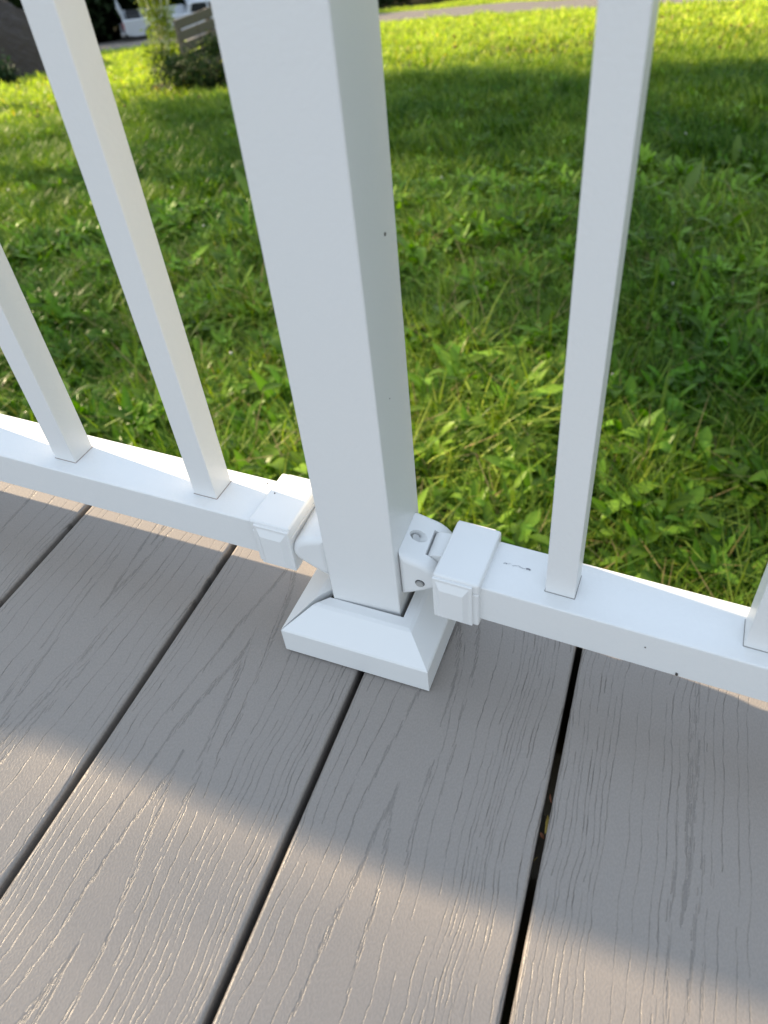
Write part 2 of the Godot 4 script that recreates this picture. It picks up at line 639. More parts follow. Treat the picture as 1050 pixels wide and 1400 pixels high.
func build_weeds() -> void:
	# broad-leaved rosettes one can tell apart
	var protos := []
	for v in 3:
		var p := Node3D.new()
		for k in [7, 5, 6][v]:
			var s := Shape.new()
			s.colored = true
			var a: float = TAU * k / [7, 5, 6][v] + rng.randf_range(-0.35, 0.35)
			var ln: float = rng.randf_range(0.08, 0.15) * [1.0, 1.25, 0.8][v]
			var col: Color = [Color(0.085, 0.17, 0.018), Color(0.15, 0.23, 0.05), Color(0.12, 0.22, 0.016)][v]
			blade_leaf(s, Vector3(0, 0.0, 0), Vector3(cos(a), 0, sin(a)), rng.randf_range(0.7, 1.5), ln, ln * [0.34, 0.40, 0.5][v], rng.randf_range(0.4, 0.9), col * rng.randf_range(0.85, 1.2))
			obj("leaf", s.mesh(), M.weed, p)
		protos.append(p)
	var texts := ["dark green rosette of long weed leaves in the lawn grass", "tall pale green dock plant with large leaves in the lawn", "light green rosette of short wide weed leaves in the lawn grass"]
	var spots := []
	for k in 44:
		var phi := deg_to_rad(rng.randf_range(58, 152))
		var r := sqrt(rng.randf_range(1.6 * 1.6, 5.2 * 5.2))
		spots.append([0.17 + r * cos(phi), 0.3 - r * sin(phi), rng.randi() % 3])
	spots.append([0.50, -1.35, 1]); spots.append([0.62, -1.75, 1]); spots.append([0.30, -3.4, 1]); spots.append([-0.55, -1.2, 0]); spots.append([-0.75, -1.15, 2])
	for sp in spots:
		if sp[1] > -0.9:
			continue
		var o: Node3D = protos[sp[2]].duplicate()
		o.name = numbered("weed_plant")
		add_child(o)
		o.position = on_ground(sp[0], sp[1], 0.035)
		o.rotation = Vector3(rng.randf_range(-0.2, 0.2), rng.randf() * TAU, rng.randf_range(-0.2, 0.2))
		o.scale = Vector3.ONE * rng.randf_range(0.75, 1.15)
		tag(o, texts[sp[2]], "weed", ["dark lawn rosettes", "dock plants in the lawn", "light lawn rosettes"][sp[2]])
	for p in protos:
		p.free()
	# bent seed stalks reaching out of the grass near the rail
	for k in 7:
		var x := rng.randf_range(-1.4, 0.8)
		var z := rng.randf_range(-2.3, -1.15)
		var s := Shape.new()
		s.colored = true
		var lean := Vector3(rng.randf_range(-1, 1), 0, rng.randf_range(-1, 1)) * 0.16
		var h := rng.randf_range(0.22, 0.36)
		var path := []
		var rad := []
		for q in 7:
			var t := q / 6.0
			path.append(Vector3(0, h * t, 0) + lean * t * t)
			rad.append(0.0014 - 0.0005 * t)
		s.tube(path, rad, 5, Color(0.12, 0.17, 0.03))
		for q in 16:
			var t := 0.72 + 0.28 * q / 15.0
			var c := Vector3(0, h * t, 0) + lean * t * t
			var a := q * 2.4
			blade(s, c, Vector3(cos(a), 0, sin(a)), 0.014, 0.0035, 0.4, Color(0.15, 0.19, 0.04), 2)
		var o := obj("grass_stalk", s.mesh(), M.grass)
		o.position = on_ground(x, z)
		tag(o, "thin pale seed stalk bending out of the lawn grass", "grass stalk", "seed stalks in the near lawn")

# ---------------------------------------------------------------- deck
func build_deck() -> void:
	var deck := Node3D.new()
	deck.name = "deck"
	add_child(deck)
	tag(deck, "deck of grey composite boards with embossed wood grain", "", "", "structure")
	var mats := []
	for k in 6:
		mats.append(board_material(101 + k * 7))
	var r := 0.0027
	var width := BOARD - GAP
	var z0 := DECK_BACK
	var z1 := 1.7
	# cross-section: top with eased edges, sides, bottom
	var pl := []
	for k in 5:
		var t := PI / 2 * k / 4.0
		pl.append([Vector2(r - r * cos(t), -r + r * sin(t)), Vector2(-cos(t), sin(t))])
	for k in 5:
		var t := PI / 2 * k / 4.0
		pl.append([Vector2(width - r + r * sin(t), -r + r * cos(t)), Vector2(sin(t), cos(t))])
	pl.append([Vector2(width, -0.025), Vector2(1, 0)])
	pl.append([Vector2(0.0, -0.025), Vector2(-1, 0)])
	for k in range(-13, 13):
		var s := Shape.new()
		var shift := 0.10 + 0.05 * fmod(absf(k * 0.37), 1.0)
		var skew := 0.0321
		for j in pl.size():
			var a: Array = pl[j]
			var b: Array = pl[(j + 1) % pl.size()]
			var na: Vector2 = a[1]
			var nb: Vector2 = b[1]
			if j >= 9:
				var d: Vector2 = (b[0] - a[0]).normalized()
				na = Vector2(-d.y, d.x); nb = na
				if j == 9: na = Vector2(1, 0); nb = na
				if j == 10: na = Vector2(0, -1); nb = na
				if j == 11: na = Vector2(-1, 0); nb = na
			var ids := []
			for e in [[a[0], na, z0], [b[0], nb, z0], [b[0], nb, z1], [a[0], na, z1]]:
				var p: Vector2 = e[0]
				var zz: float = e[2]
				ids.append(s.vert(Vector3(p.x + skew * zz, p.y, zz), Vector3(e[1].x, e[1].y, 0), Vector2(clampf(p.x / width, 0.003, 0.997), zz / 0.84 + shift)))
			s.tri(ids[0], ids[1], ids[2])
			s.tri(ids[0], ids[2], ids[3])
		for zz in [z0, z1]:
			var pts := []
			for e in pl:
				pts.append(Vector3(e[0].x + skew * zz, e[0].y, zz))
			s.flat(pts, Vector3(0, 0, -1 if zz == z0 else 1))
		var o := obj("deck_board", s.mesh(), mats[posmod(k * 5 + 2, 6)], deck)
		o.position.x = 0.00556 + k * BOARD
	# frame underneath
	for z in [-0.052, 0.115, 0.52, 0.92, 1.32, 1.66]:
		var s := Shape.new()
		s.rbox(Vector3(-1.86, -0.21, z - 0.019), Vector3(1.86, -0.0255, z + 0.019), 0.003, 1)
		obj("joist", s.mesh(), M.wood, deck)
	# skirt boards close the space below the deck
	for e in [[Vector3(-1.9, -1.6, DECK_BACK - 0.004), Vector3(1.9, -0.027, DECK_BACK + 0.016)], [Vector3(-1.925, -1.6, DECK_BACK - 0.004), Vector3(-1.902, -0.027, 1.7)], [Vector3(1.902, -1.6, DECK_BACK - 0.004), Vector3(1.925, -0.027, 1.7)]]:
		var s := Shape.new()
		s.rbox(e[0], e[1], 0.003, 1)
		obj("skirt_board", s.mesh(), M.grey_wood, deck)
	# leaf scraps caught in the gap
	var lp := mat(lin(0.34, 0.24, 0.05), 0.6)
	var x_gap := 0.00556 + BOARD - GAP * 0.5
	for k in 4:
		var s := Shape.new()
		s.colored = true
		var z: float = [0.094, 0.109, 0.117, 0.131][k]
		var ln: float = [0.006, 0.012, 0.005, 0.007][k]
		blade_leaf(s, Vector3(0, 0, -ln * 0.5), Vector3(0, 0, 1), [0.2, 0.9, -0.4, 0.5][k], ln, [0.0016, 0.0026, 0.0022, 0.0014][k], 0.3, Color(1, 1, 1))
		var o := obj("leaf_scrap", s.mesh(), lp if k % 2 == 1 else mat(lin(0.17, 0.06, 0.025), 0.7))
		o.position = Vector3(x_gap + 0.0321 * z + [0.0008, -0.0004, 0.0003, -0.0009][k], -0.006 - 0.003 * (k % 2), z)
		o.rotation = Vector3(0.2 * k, [0.3, -0.2, 0.9, -0.4][k], [0.8, -0.5, 0.3, 1.1][k])
		tag(o, ["small brown leaf scrap in the board gap, farthest from the viewer", "largest yellow leaf scrap caught in the gap between two deck boards", "short brown leaf crumb beside the yellow scrap in the board gap", "narrow yellow leaf crumb in the board gap, nearest the viewer"][k], "leaf", "leaf scraps in the board gap")

# ---------------------------------------------------------------- railing
func trim_side(s: Shape, ang: float, pr: Array, t0: Transform3D, gape := 0.0) -> void:
	var b := t0 * Transform3D(Basis(Vector3.UP, ang), Vector3.ZERO)
	# a mitre cut short at its inner end leaves a gaping joint
	var cut := func(d: float) -> float: return d - gape * clampf((0.0547 - d) / 0.027, 0.0, 1.0)
	for j in pr.size():
		var p: Vector2 = pr[j]
		var q: Vector2 = pr[(j + 1) % pr.size()]
		var pts := [b * Vector3(-p.x, p.y, p.x), b * Vector3(cut.call(p.x), p.y, p.x), b * Vector3(cut.call(q.x), q.y, q.x), b * Vector3(-q.x, q.y, q.x)]
		s.poly(pts, b.basis * Vector3(0, -(q.x - p.x), (q.y - p.y)))
	for sx in [-1.0, 1.0]:
		var cap := []
		for p in pr:
			cap.append(b * Vector3(-p.x if sx < 0.0 else cut.call(p.x), p.y, p.x))
		var nn: Vector3 = (b.basis * Vector3(sx, 0, -1)).normalized()
		# fan from the inner bottom corner keeps the outline's slight concavity intact
		s.flat(cap, nn)

func build_railing() -> void:
	var rail := thing("deck_railing", "white metal deck railing of square balusters bracketed to a square post", "railing")
	# ---- post
	var h := 0.78
	var w := 0.025
	var s := Shape.new()
	s.rbox(Vector3(-w, 0.002, -w), Vector3(w, h, w), 0.0011, 2)
	var post := obj("post", s.mesh(), M.white, rail)
	post.rotation.y = 0.0483
	s = Shape.new()
	s.rbox(Vector3(-0.031, h, -0.031), Vector3(0.031, h + 0.012, 0.031), 0.004, 2)
	s.poly([Vector3(-0.028, h + 0.012, -0.028), Vector3(0.028, h + 0.012, -0.028), Vector3(0, h + 0.03, 0)], Vector3(0, 1, -1))
	s.poly([Vector3(-0.028, h + 0.012, 0.028), Vector3(0.028, h + 0.012, 0.028), Vector3(0, h + 0.03, 0)], Vector3(0, 1, 1))
	s.poly([Vector3(-0.028, h + 0.012, -0.028), Vector3(-0.028, h + 0.012, 0.028), Vector3(0, h + 0.03, 0)], Vector3(-1, 1, 0))
	s.poly([Vector3(0.028, h + 0.012, -0.028), Vector3(0.028, h + 0.012, 0.028), Vector3(0, h + 0.03, 0)], Vector3(1, 1, 0))
	obj("post_cap", s.mesh(), M.white, post)
	# specks of dirt on the post
	for e in [Vector3(w, 0.3084, -0.0084), Vector3(w, 0.215, 0.006)]:
		var b := Shape.new()
		var rr := 0.0009 if e.y < 0.309 and e.y > 0.3 else 0.00035
		b.rbox(e - Vector3.ONE * rr * 0.7, e + Vector3(rr * 0.7, rr * 1.6, rr * 0.7), rr * 0.6, 2)
		obj("speck", b.mesh(), M.dirt, post)
	# ---- two-piece trim round the foot of the post
	var T := 0.0547
	var prof := [Vector2(T - 0.003, 0.001), Vector2(T, 0.0018), Vector2(T, 0.0245), Vector2(T - 0.0009, 0.0258), Vector2(0.0372, 0.0381), Vector2(0.0345, 0.0389), Vector2(0.0278, 0.0388), Vector2(0.0278, 0.0335), Vector2(0.0352, 0.0335), Vector2(T - 0.004, 0.0215), Vector2(T - 0.004, 0.001)]
	var tc := Transform3D(Basis(Vector3.UP, 0.0032), Vector3(0.0018, 0, -0.0011))
	for half in 2:
		s = Shape.new()
		var t := tc
		if half == 1:
			t.origin.y += 0.0005
			t.origin.x -= 0.0003
		for ang in ([0.0, PI / 2] if half == 0 else [PI, -PI / 2]):
			trim_side(s, ang, prof, t, 0.0088 if half == 1 and ang < 0.0 else 0.0)
		var o := obj("post_trim", s.mesh(), M.vinyl, rail)
	# ---- panels
	var panels := [[-1.0, -0.0046, -0.00153], [1.0, -0.0241, 0.00167]]
	for side in 2:
		var sg: float = panels[side][0]
		var ang: float = panels[side][1]
		var z0: float = panels[side][2]
		var place := Transform3D(Basis(Vector3.UP, ang), Vector3(0, 0, z0))
		var rw := 0.0202
		for lvl in 2:
			s = Shape.new()
			var y0: float = [0.0573, 0.690][lvl]
			var y1: float = [0.0906, 0.733][lvl]
			var xa := 0.060
			if lvl == 0:
				s.rbox(Vector3(minf(sg * xa, sg * 1.80), y0, -rw), Vector3(maxf(sg * xa, sg * 1.80), y1, rw), 0.0011, 2)
			else:
				s.rbox(Vector3(minf(sg * 0.026, sg * 1.80), y0, -0.024), Vector3(maxf(sg * 0.026, sg * 1.80), y1, 0.024), 0.004, 3)
			var o := obj(["bottom_rail", "top_rail"][lvl], s.mesh(), M.white, rail)
			o.transform = place
		# balusters
		s = Shape.new()
		s.rbox(Vector3(-0.0094, 0.0895, -0.0094), Vector3(0.0094, 0.692, 0.0094), 0.0007, 2)
		var bm := s.mesh()
		s = Shape.new()   # thin line of grime at the foot, as the joint shows
		for q in 4:
			var bb := Basis(Vector3.UP, q * PI / 2)
			s.flat([bb * Vector3(-0.0097, 0.09075, 0.0098), bb * Vector3(0.0097, 0.09075, 0.0098), bb * Vector3(0.0094, 0.0911, 0.00948), bb * Vector3(-0.0094, 0.0911, 0.00948)], (bb * Vector3(0, 1, 0.7)).normalized())
		var sm := s.mesh()
		var first: float = [-0.1264, 0.1334][side]
		var step: float = [-0.1224, 0.1196][side]
		for k in 14:
			var x := first + step * k
			var o := obj("baluster", bm, M.white, rail)
			o.transform = place * Transform3D(Basis(), Vector3(x, 0, 0))
			if k < 3:
				obj("joint_line", sm, M.joint_dirt if side == 0 else M.joint_grey, o)
		# end post far outside the picture
		s = Shape.new()
		s.rbox(Vector3(-w, 0.002, -w), Vector3(w, h, w), 0.0011, 2)
		var ep := obj("post", s.mesh(), M.white, rail)
		ep.transform = place * Transform3D(Basis(), Vector3(sg * 1.826, 0, 0))
		# boot that sleeves the end of the bottom rail
		build_boot(rail, sg, place, side)
		build_bracket(rail, sg, side)
	# scuff and small stains on the right bottom rail
	var pr: Transform3D = Transform3D(Basis(Vector3.UP, -0.0241), Vector3(0, 0, 0.00167))
	s = Shape.new()
	var grey := mat(lin(0.20, 0.20, 0.22), 0.9)
	for k in 60:
		var t := k / 59.0
		var x := 0.0930 + 0.0172 * t + rng.randf_range(-0.0005, 0.0005)
		var z := -0.0036 + 0.0003 * sin(k * 0.31) + rng.randf_range(-0.0004, 0.0004)
		var a := rng.randf_range(-0.5, 0.5)
		var ln := rng.randf_range(0.0003, 0.0011)
		var wd := rng.randf_range(0.00007, 0.0002)
		if t > 0.12 and t < 0.9 and sin(k * 1.3) + 0.6 * sin(k * 0.41) > -0.1: continue
		if t < 0.12: a = rng.randf_range(0.0, 3.0)
		if t > 0.9:
			wd = rng.randf_range(0.0004, 0.0008)
			ln = 0.0009
			z += 0.0005
		var d := Vector3(cos(a), 0, sin(a))
		var e := Vector3(-d.z, 0, d.x)
		var c := Vector3(x, 0.09063 + 0.000004 * k, z)
		s.flat([c - d * ln, c - d * ln * 0.2 + e * wd, c + d * ln, c + d * ln * 0.1 - e * wd], Vector3.UP)
	var sc := obj("scuff_mark", s.mesh(), grey, rail)
	sc.transform = pr
	s = Shape.new()
	for q in 6:
		s.rbox(Vector3(0.2110, 0.0590, 0.0201) + Vector3(rng.randf_range(-0.0008, 0.0008), rng.randf_range(-0.0008, 0.0008), 0), Vector3(0.2126, 0.0611, 0.0210) + Vector3(rng.randf_range(-0.0008, 0.0008), rng.randf_range(-0.0008, 0.0008), 0), 0.0003, 1)
	var sp := obj("dirt_spot", s.mesh(), M.dirt, rail)
	sp.transform = pr
	for e in [[-1, Vector3(-0.0905, 0.0907, -0.0155)], [-1, Vector3(-0.0765, 0.0969, -0.0035)], [1, Vector3(0.121, 0.0907, -0.0165)], [1, Vector3(0.19, 0.078, 0.0203)]]:
		s = Shape.new()
		var p: Vector3 = e[1]
		s.rbox(p - Vector3.ONE * 0.0004, p + Vector3.ONE * 0.0004, 0.00015, 1)
		var o := obj("speck", s.mesh(), M.dirt, rail)
		o.transform = pr if e[0] > 0 else Transform3D(Basis(Vector3.UP, -0.0046), Vector3(0, 0, -0.00153))

func build_boot(rail: Node3D, sg: float, place: Transform3D, side: int) -> void:
	var xa := 0.0540
	var xb := 0.0853
	if side == 0:
		xa = 0.0508
		xb = 0.0820
	var lo := minf(sg * xa, sg * xb)
	var hi := maxf(sg * xa, sg * xb)
	var boot := Node3D.new()
	boot.name = "rail_boot"
	rail.add_child(boot, true)
	boot.transform = place
	# upper shell with its lip, lower shell, seam between
	var s := Shape.new()
	s.rbox(Vector3(lo, 0.0868, -0.0240), Vector3(hi, 0.0967, 0.0240), 0.0019, 3)
	obj("upper_shell", s.mesh(), M.cast, boot)
	s = Shape.new()
	s.rbox(Vector3(lo + 0.0004, 0.0534, -0.0236), Vector3(hi - 0.0004, 0.0862, 0.0236), 0.0015, 3)
	s.rbox(Vector3(lo + 0.0012, 0.0855, -0.0226), Vector3(hi - 0.0012, 0.0875, 0.0226), 0.0005, 1)
	obj("lower_shell", s.mesh(), M.cast, boot)
	# screw cover: flat plate with a raised, bevelled middle
	var pa := xa + 0.0002
	var pb := xb - 0.0042
	var cx := sg * (pa + pb) * 0.5
	var hx := (pb - pa) * 0.5
	for face in [1.0, -1.0]:
		s = Shape.new()
		s.rbox(Vector3(cx - hx, 0.0549, 0.0229), Vector3(cx + hx, 0.0945, 0.0257), 0.0007, 2)
		var y0 := 0.0572
		var y1 := 0.0922
		var ax := hx - 0.0020
		var bx := hx - 0.0056
		var z0 := 0.02565
		var z1 := 0.0283
		var o0 := [Vector3(cx - ax, y0, z0), Vector3(cx + ax, y0, z0), Vector3(cx + ax, y1, z0), Vector3(cx - ax, y1, z0)]
		var o1 := [Vector3(cx - bx, y0 + 0.0024, z1), Vector3(cx + bx, y0 + 0.0024, z1), Vector3(cx + bx, y1 - 0.0054, z1), Vector3(cx - bx, y1 - 0.0054, z1)]
		var dirs := [Vector3(0, -1, 0.5), Vector3(1, 0, 0.5), Vector3(0, 1, 0.5), Vector3(-1, 0, 0.5)]
		for q in 4:
			s.poly([o0[q], o0[(q + 1) % 4], o1[(q + 1) % 4], o1[q]], dirs[q])
		s.poly(o1, Vector3(0, 0, 1))
		var o := obj("screw_cover", s.mesh(), M.vinyl, boot)
		if face < 0.0:
			o.transform = Transform3D(Basis(Vector3.UP, PI), Vector3(2 * cx, 0, 0))

func build_bracket(rail: Node3D, sg: float, side: int) -> void:
	var br := Node3D.new()
	br.name = "swivel_bracket"
	rail.add_child(br, true)
	br.rotation.y = 0.0483 if side == 1 else 0.0483 + PI
	br.position = Vector3(0, 0, 0.0)
	# built on the right of the post; the left one is the same part turned round
	var full := PackedVector2Array([Vector2(0.0251, 0.0957), Vector2(0.0410, 0.0903), Vector2(0.0448, 0.0884), Vector2(0.0483, 0.0856), Vector2(0.0510, 0.0823), Vector2(0.0527, 0.0786), Vector2(0.0533, 0.0748), Vector2(0.0527, 0.0714), Vector2(0.0507, 0.0683), Vector2(0.0470, 0.0652), Vector2(0.0415, 0.0615), Vector2(0.0350, 0.0576), Vector2(0.0290, 0.0545), Vector2(0.0251, 0.0531)])
	var zc := 0.0208
	var zi := 0.0108
	var s := Shape.new()
	if side == 0:
		s.extrude(full, -zc, zc, 0.0056, 0.0056, 6, 40.0)
		obj("bracket_body", s.mesh(), M.cast, br)
		return
	s.extrude(full, zi, zc, 0.0, 0.0046, 5, 40.0)
	s.extrude(full, -zc, -zi, 0.0046, 0.0, 5, 40.0)
	# body between the cheeks, its sloping top pierced by the screw well
	var cut := 0.0412
	var low := [Vector2(0.0415, 0.0615), Vector2(0.0350, 0.0576), Vector2(0.0290, 0.0545), Vector2(0.0251, 0.0531)]
	s.poly([Vector3(cut, 0.0902, -zi), Vector3(cut, 0.0902, zi), Vector3(cut, 0.0614, zi), Vector3(cut, 0.0614, -zi)], Vector3(1, 0, 0))
	for q in 3:
		s.poly([Vector3(low[q].x, low[q].y, -zi), Vector3(low[q].x, low[q].y, zi), Vector3(low[q + 1].x, low[q + 1].y, zi), Vector3(low[q + 1].x, low[q + 1].y, -zi)], Vector3(0.4, -1, 0))
	var sl := (0.0957 - 0.0903) / (0.0410 - 0.0251)
	var ring := []
	var nrm := Vector3(sl, 1, 0).normalized()
	var cxw := 0.0332
	var n := 20
	for q in n:
		var t := TAU * q / n
		var ex := cxw + 0.0060 * cos(t)
		var ez := -0.0006 + 0.0046 * sin(t)
		ring.append(Vector3(ex, 0.0957 - (ex - 0.0251) * sl, ez))
	var edge := []
	for q in n:
		var t := TAU * q / n
		var d := Vector2(cos(t), sin(t))
		var k: float = minf((0.0081 if d.x < 0 else 0.0080) / maxf(absf(d.x), 1e-5), (zi - 0.0006 if d.y < 0 else zi + 0.0006) / maxf(absf(d.y), 1e-5))
		var ex := cxw + d.x * k
		var ez := -0.0006 + d.y * k
		edge.append(Vector3(ex, 0.0957 - (ex - 0.0251) * sl, ez))
	for q in n:
		var q2 := (q + 1) % n
		s.flat([ring[q], ring[q2], edge[q2], edge[q]], nrm)
	# corners of that top that the fan leaves open
	for cz in [-zi, zi]:
		for cx in [0.0251, 0.0412]:
			var near := []
			for q in n:
				near.append([Vector2(edge[q].x - cx, edge[q].z - cz).length(), edge[q]])
			near.sort_custom(func(a, b): return a[0] < b[0])
			s.flat([Vector3(cx, 0.0957 - (cx - 0.0251) * sl, cz), near[0][1], near[1][1]], nrm)
	# well walls lead down to a tilted seat
	var seat := []
	for q in n:
		var t := TAU * q / n
		var ex := 0.0305 + 0.0036 * cos(t)
		seat.append(Vector3(ex, 0.0862 + (ex - 0.0305) * 0.9, -0.0006 + 0.0040 * sin(t)))
	for q in n:
		var q2 := (q + 1) % n
		s.poly([ring[q], ring[q2], seat[q2], seat[q]], Vector3(cxw, 0.1, 0) - (ring[q] + seat[q]) * 0.5)
	s.flat(seat, Vector3(-0.67, 0.74, 0))
	obj("bracket_body", s.mesh(), M.cast, br)
	# screw head in the well
	s = Shape.new()
	var sc := Vector3(0.0306, 0.0893, -0.0006)
	var ax := Vector3(0.62, 0.78, 0).normalized()
	s.tube([sc - ax * 0.002, sc + ax * 0.0006, sc + ax * 0.0013], [0.0037, 0.0039, 0.0030], 16)
	obj("screw", s.mesh(), M.zinc, br)
	# hinge pin with its recess rim
	for face in [1.0, -1.0]:
		s = Shape.new()
		s.tube([Vector3(0.0398, 0.0716, face * (zc - 0.004)), Vector3(0.0398, 0.0716, face * (zc + 0.00025))], [0.0033, 0.0033], 20)
		obj("pin_socket", s.mesh(), M.dark_hole, br)
		s = Shape.new()
		s.tube([Vector3(0.0398, 0.0714, face * (zc - 0.003)), Vector3(0.0398, 0.0714, face * (zc + 0.0009)), Vector3(0.0398, 0.0714, face * (zc + 0.0012))], [0.0028, 0.0028, 0.0024], 20)
		obj("hinge_pin", s.mesh(), M.steel, br)
	# tongue of the rail boot between the cheeks
	s = Shape.new()
	var tongue := PackedVector2Array([Vector2(0.0418, 0.0860), Vector2(0.0430, 0.0885), Vector2(0.0455, 0.0900), Vector2(0.0485, 0.0905), Vector2(0.0575, 0.0905), Vector2(0.0575, 0.0600), Vector2(0.0480, 0.0610), Vector2(0.0418, 0.0660)])
	s.extrude(tongue, -zi + 0.0005, zi - 0.0005, 0.0006, 0.0006, 2, 40.0)
	obj("tongue", s.mesh(), M.cast, br)

# ---------------------------------------------------------------- background things
func crown_cloud(center: Vector3, rad: Vector3, n: int, leaf: float, hollow: float, lumps: int, sd: int) -> Array:
	var r := RandomNumberGenerator.new()
	r.seed = sd
	var balls := []
	for k in lumps:
		var d := Vector3(r.randfn(), r.randfn(), r.randfn()).normalized()
		balls.append([center + d * rad * r.randf_range(0.25, 0.85), r.randf_range(0.28, 0.55)])
	var out_ := []
	for k in n:
		var b = balls[r.randi() % lumps]
		var d := Vector3(r.randfn(), r.randfn(), r.randfn()).normalized() * pow(r.randf(), hollow)
		var p: Vector3 = b[0] + d * rad * b[1]
		var sc := leaf * r.randf_range(0.7, 1.3)
		out_.append(Transform3D(Basis.from_euler(Vector3(r.randf_range(-0.9, 0.9), r.randf() * TAU, r.randf_range(-0.9, 0.9))).scaled(Vector3.ONE * sc), p))
	return out_

func leaf_spray(col: Color, n: int) -> ArrayMesh:
	# a twig's worth of leaves, about one unit across
	var s := Shape.new()
	s.colored = true
	for k in n:
		var a := rng.randf() * TAU
		var d := Vector3(cos(a), 0, sin(a))
		var root := Vector3(rng.randf_range(-0.5, 0.5), rng.randf_range(-0.35, 0.35), rng.randf_range(-0.5, 0.5))
		var ln := rng.randf_range(0.3, 0.5)
		var side := d.cross(Vector3.UP)
		var tilt := Vector3.UP * rng.randf_range(-0.5, 0.4)
		var tip := root + (d + tilt) * ln
		var m := root + (d + tilt) * ln * 0.45 + Vector3.UP * 0.03
		var nn := (d + tilt).cross(side).normalized()
		if nn.y < 0: nn = -nn
		var c := col * rng.randf_range(0.75, 1.3)
		var b := s.v.size()
		s.vert(root, nn, Vector2.ZERO, c); s.vert(m + side * ln * 0.24, nn, Vector2.ZERO, c); s.vert(tip, nn, Vector2.ZERO, c); s.vert(m - side * ln * 0.24, nn, Vector2.ZERO, c)
		s.tri(b, b + 1, b + 2)
		s.tri(b, b + 2, b + 3)
	return s.mesh()

func tree(n: String, label: String, base: Vector3, top: Vector3, trunk_r: float, center: Vector3, rad: Vector3, count: int, leaf: float, col: Color, sd: int, group := "", lumps := 26, keep_z := -99.0, below_z := 99.0) -> Node3D:
	var o := thing(n, label, "tree" if n.contains("tree") else "shrub", base, 0.0, group)
	var r := RandomNumberGenerator.new()
	r.seed = sd
	var s := Shape.new()
	var tp := top - base
	var path := []
	var rr := []
	for k in 6:
		var t := k / 5.0
		path.append(tp * t + Vector3(r.randf_range(-0.06, 0.06), 0, r.randf_range(-0.06, 0.06)) * tp.length() * 0.3 * t)
		rr.append(trunk_r * (1.0 - 0.65 * t))
	s.tube(path, rr, 9)
	for k in 9:
		var t := r.randf_range(0.45, 0.98)
		var a: Vector3 = tp * t
		var d := Vector3(r.randfn(), r.randf_range(0.1, 0.9), r.randfn()).normalized()
		var ln := rad.x * r.randf_range(0.5, 0.95)
		s.tube([a, a + d * ln * 0.5 + Vector3.UP * 0.1 * ln, a + d * ln + Vector3.UP * 0.15 * ln], [trunk_r * 0.42, trunk_r * 0.25, trunk_r * 0.07], 6)
	obj("trunk", s.mesh(), M.bark, o)
	var w := crown_cloud(center - base, rad, count, leaf, 0.45, lumps, sd + 5)
	if keep_z > -90.0 or below_z < 90.0:
		# this tree's crown stops short of the rail's light
		var e := deg_to_rad(SUN_EL)
		var run := cos(e) * sin(deg_to_rad(SUN_AZ)) / sin(e)
		w = w.filter(func(q: Transform3D) -> bool: var lands := q.origin.z + base.z + (q.origin.y + base.y) * run; return lands > keep_z and lands < below_z)
	var cols := []
	for k in w.size():
		var v := r.randf_range(0.8, 1.25)
		cols.append(Color(v, v, v * 0.95))
	many("crown", leaf_spray(col, 9), M.leaf, w, cols, o)
	return o

func upsun(x: float, y: float, z: float, t: float) -> Vector3:
	var e := deg_to_rad(SUN_EL)
	var a := deg_to_rad(SUN_AZ)
	return Vector3(x, y, z) + Vector3(-cos(e) * cos(a), sin(e), -cos(e) * sin(a)) * t

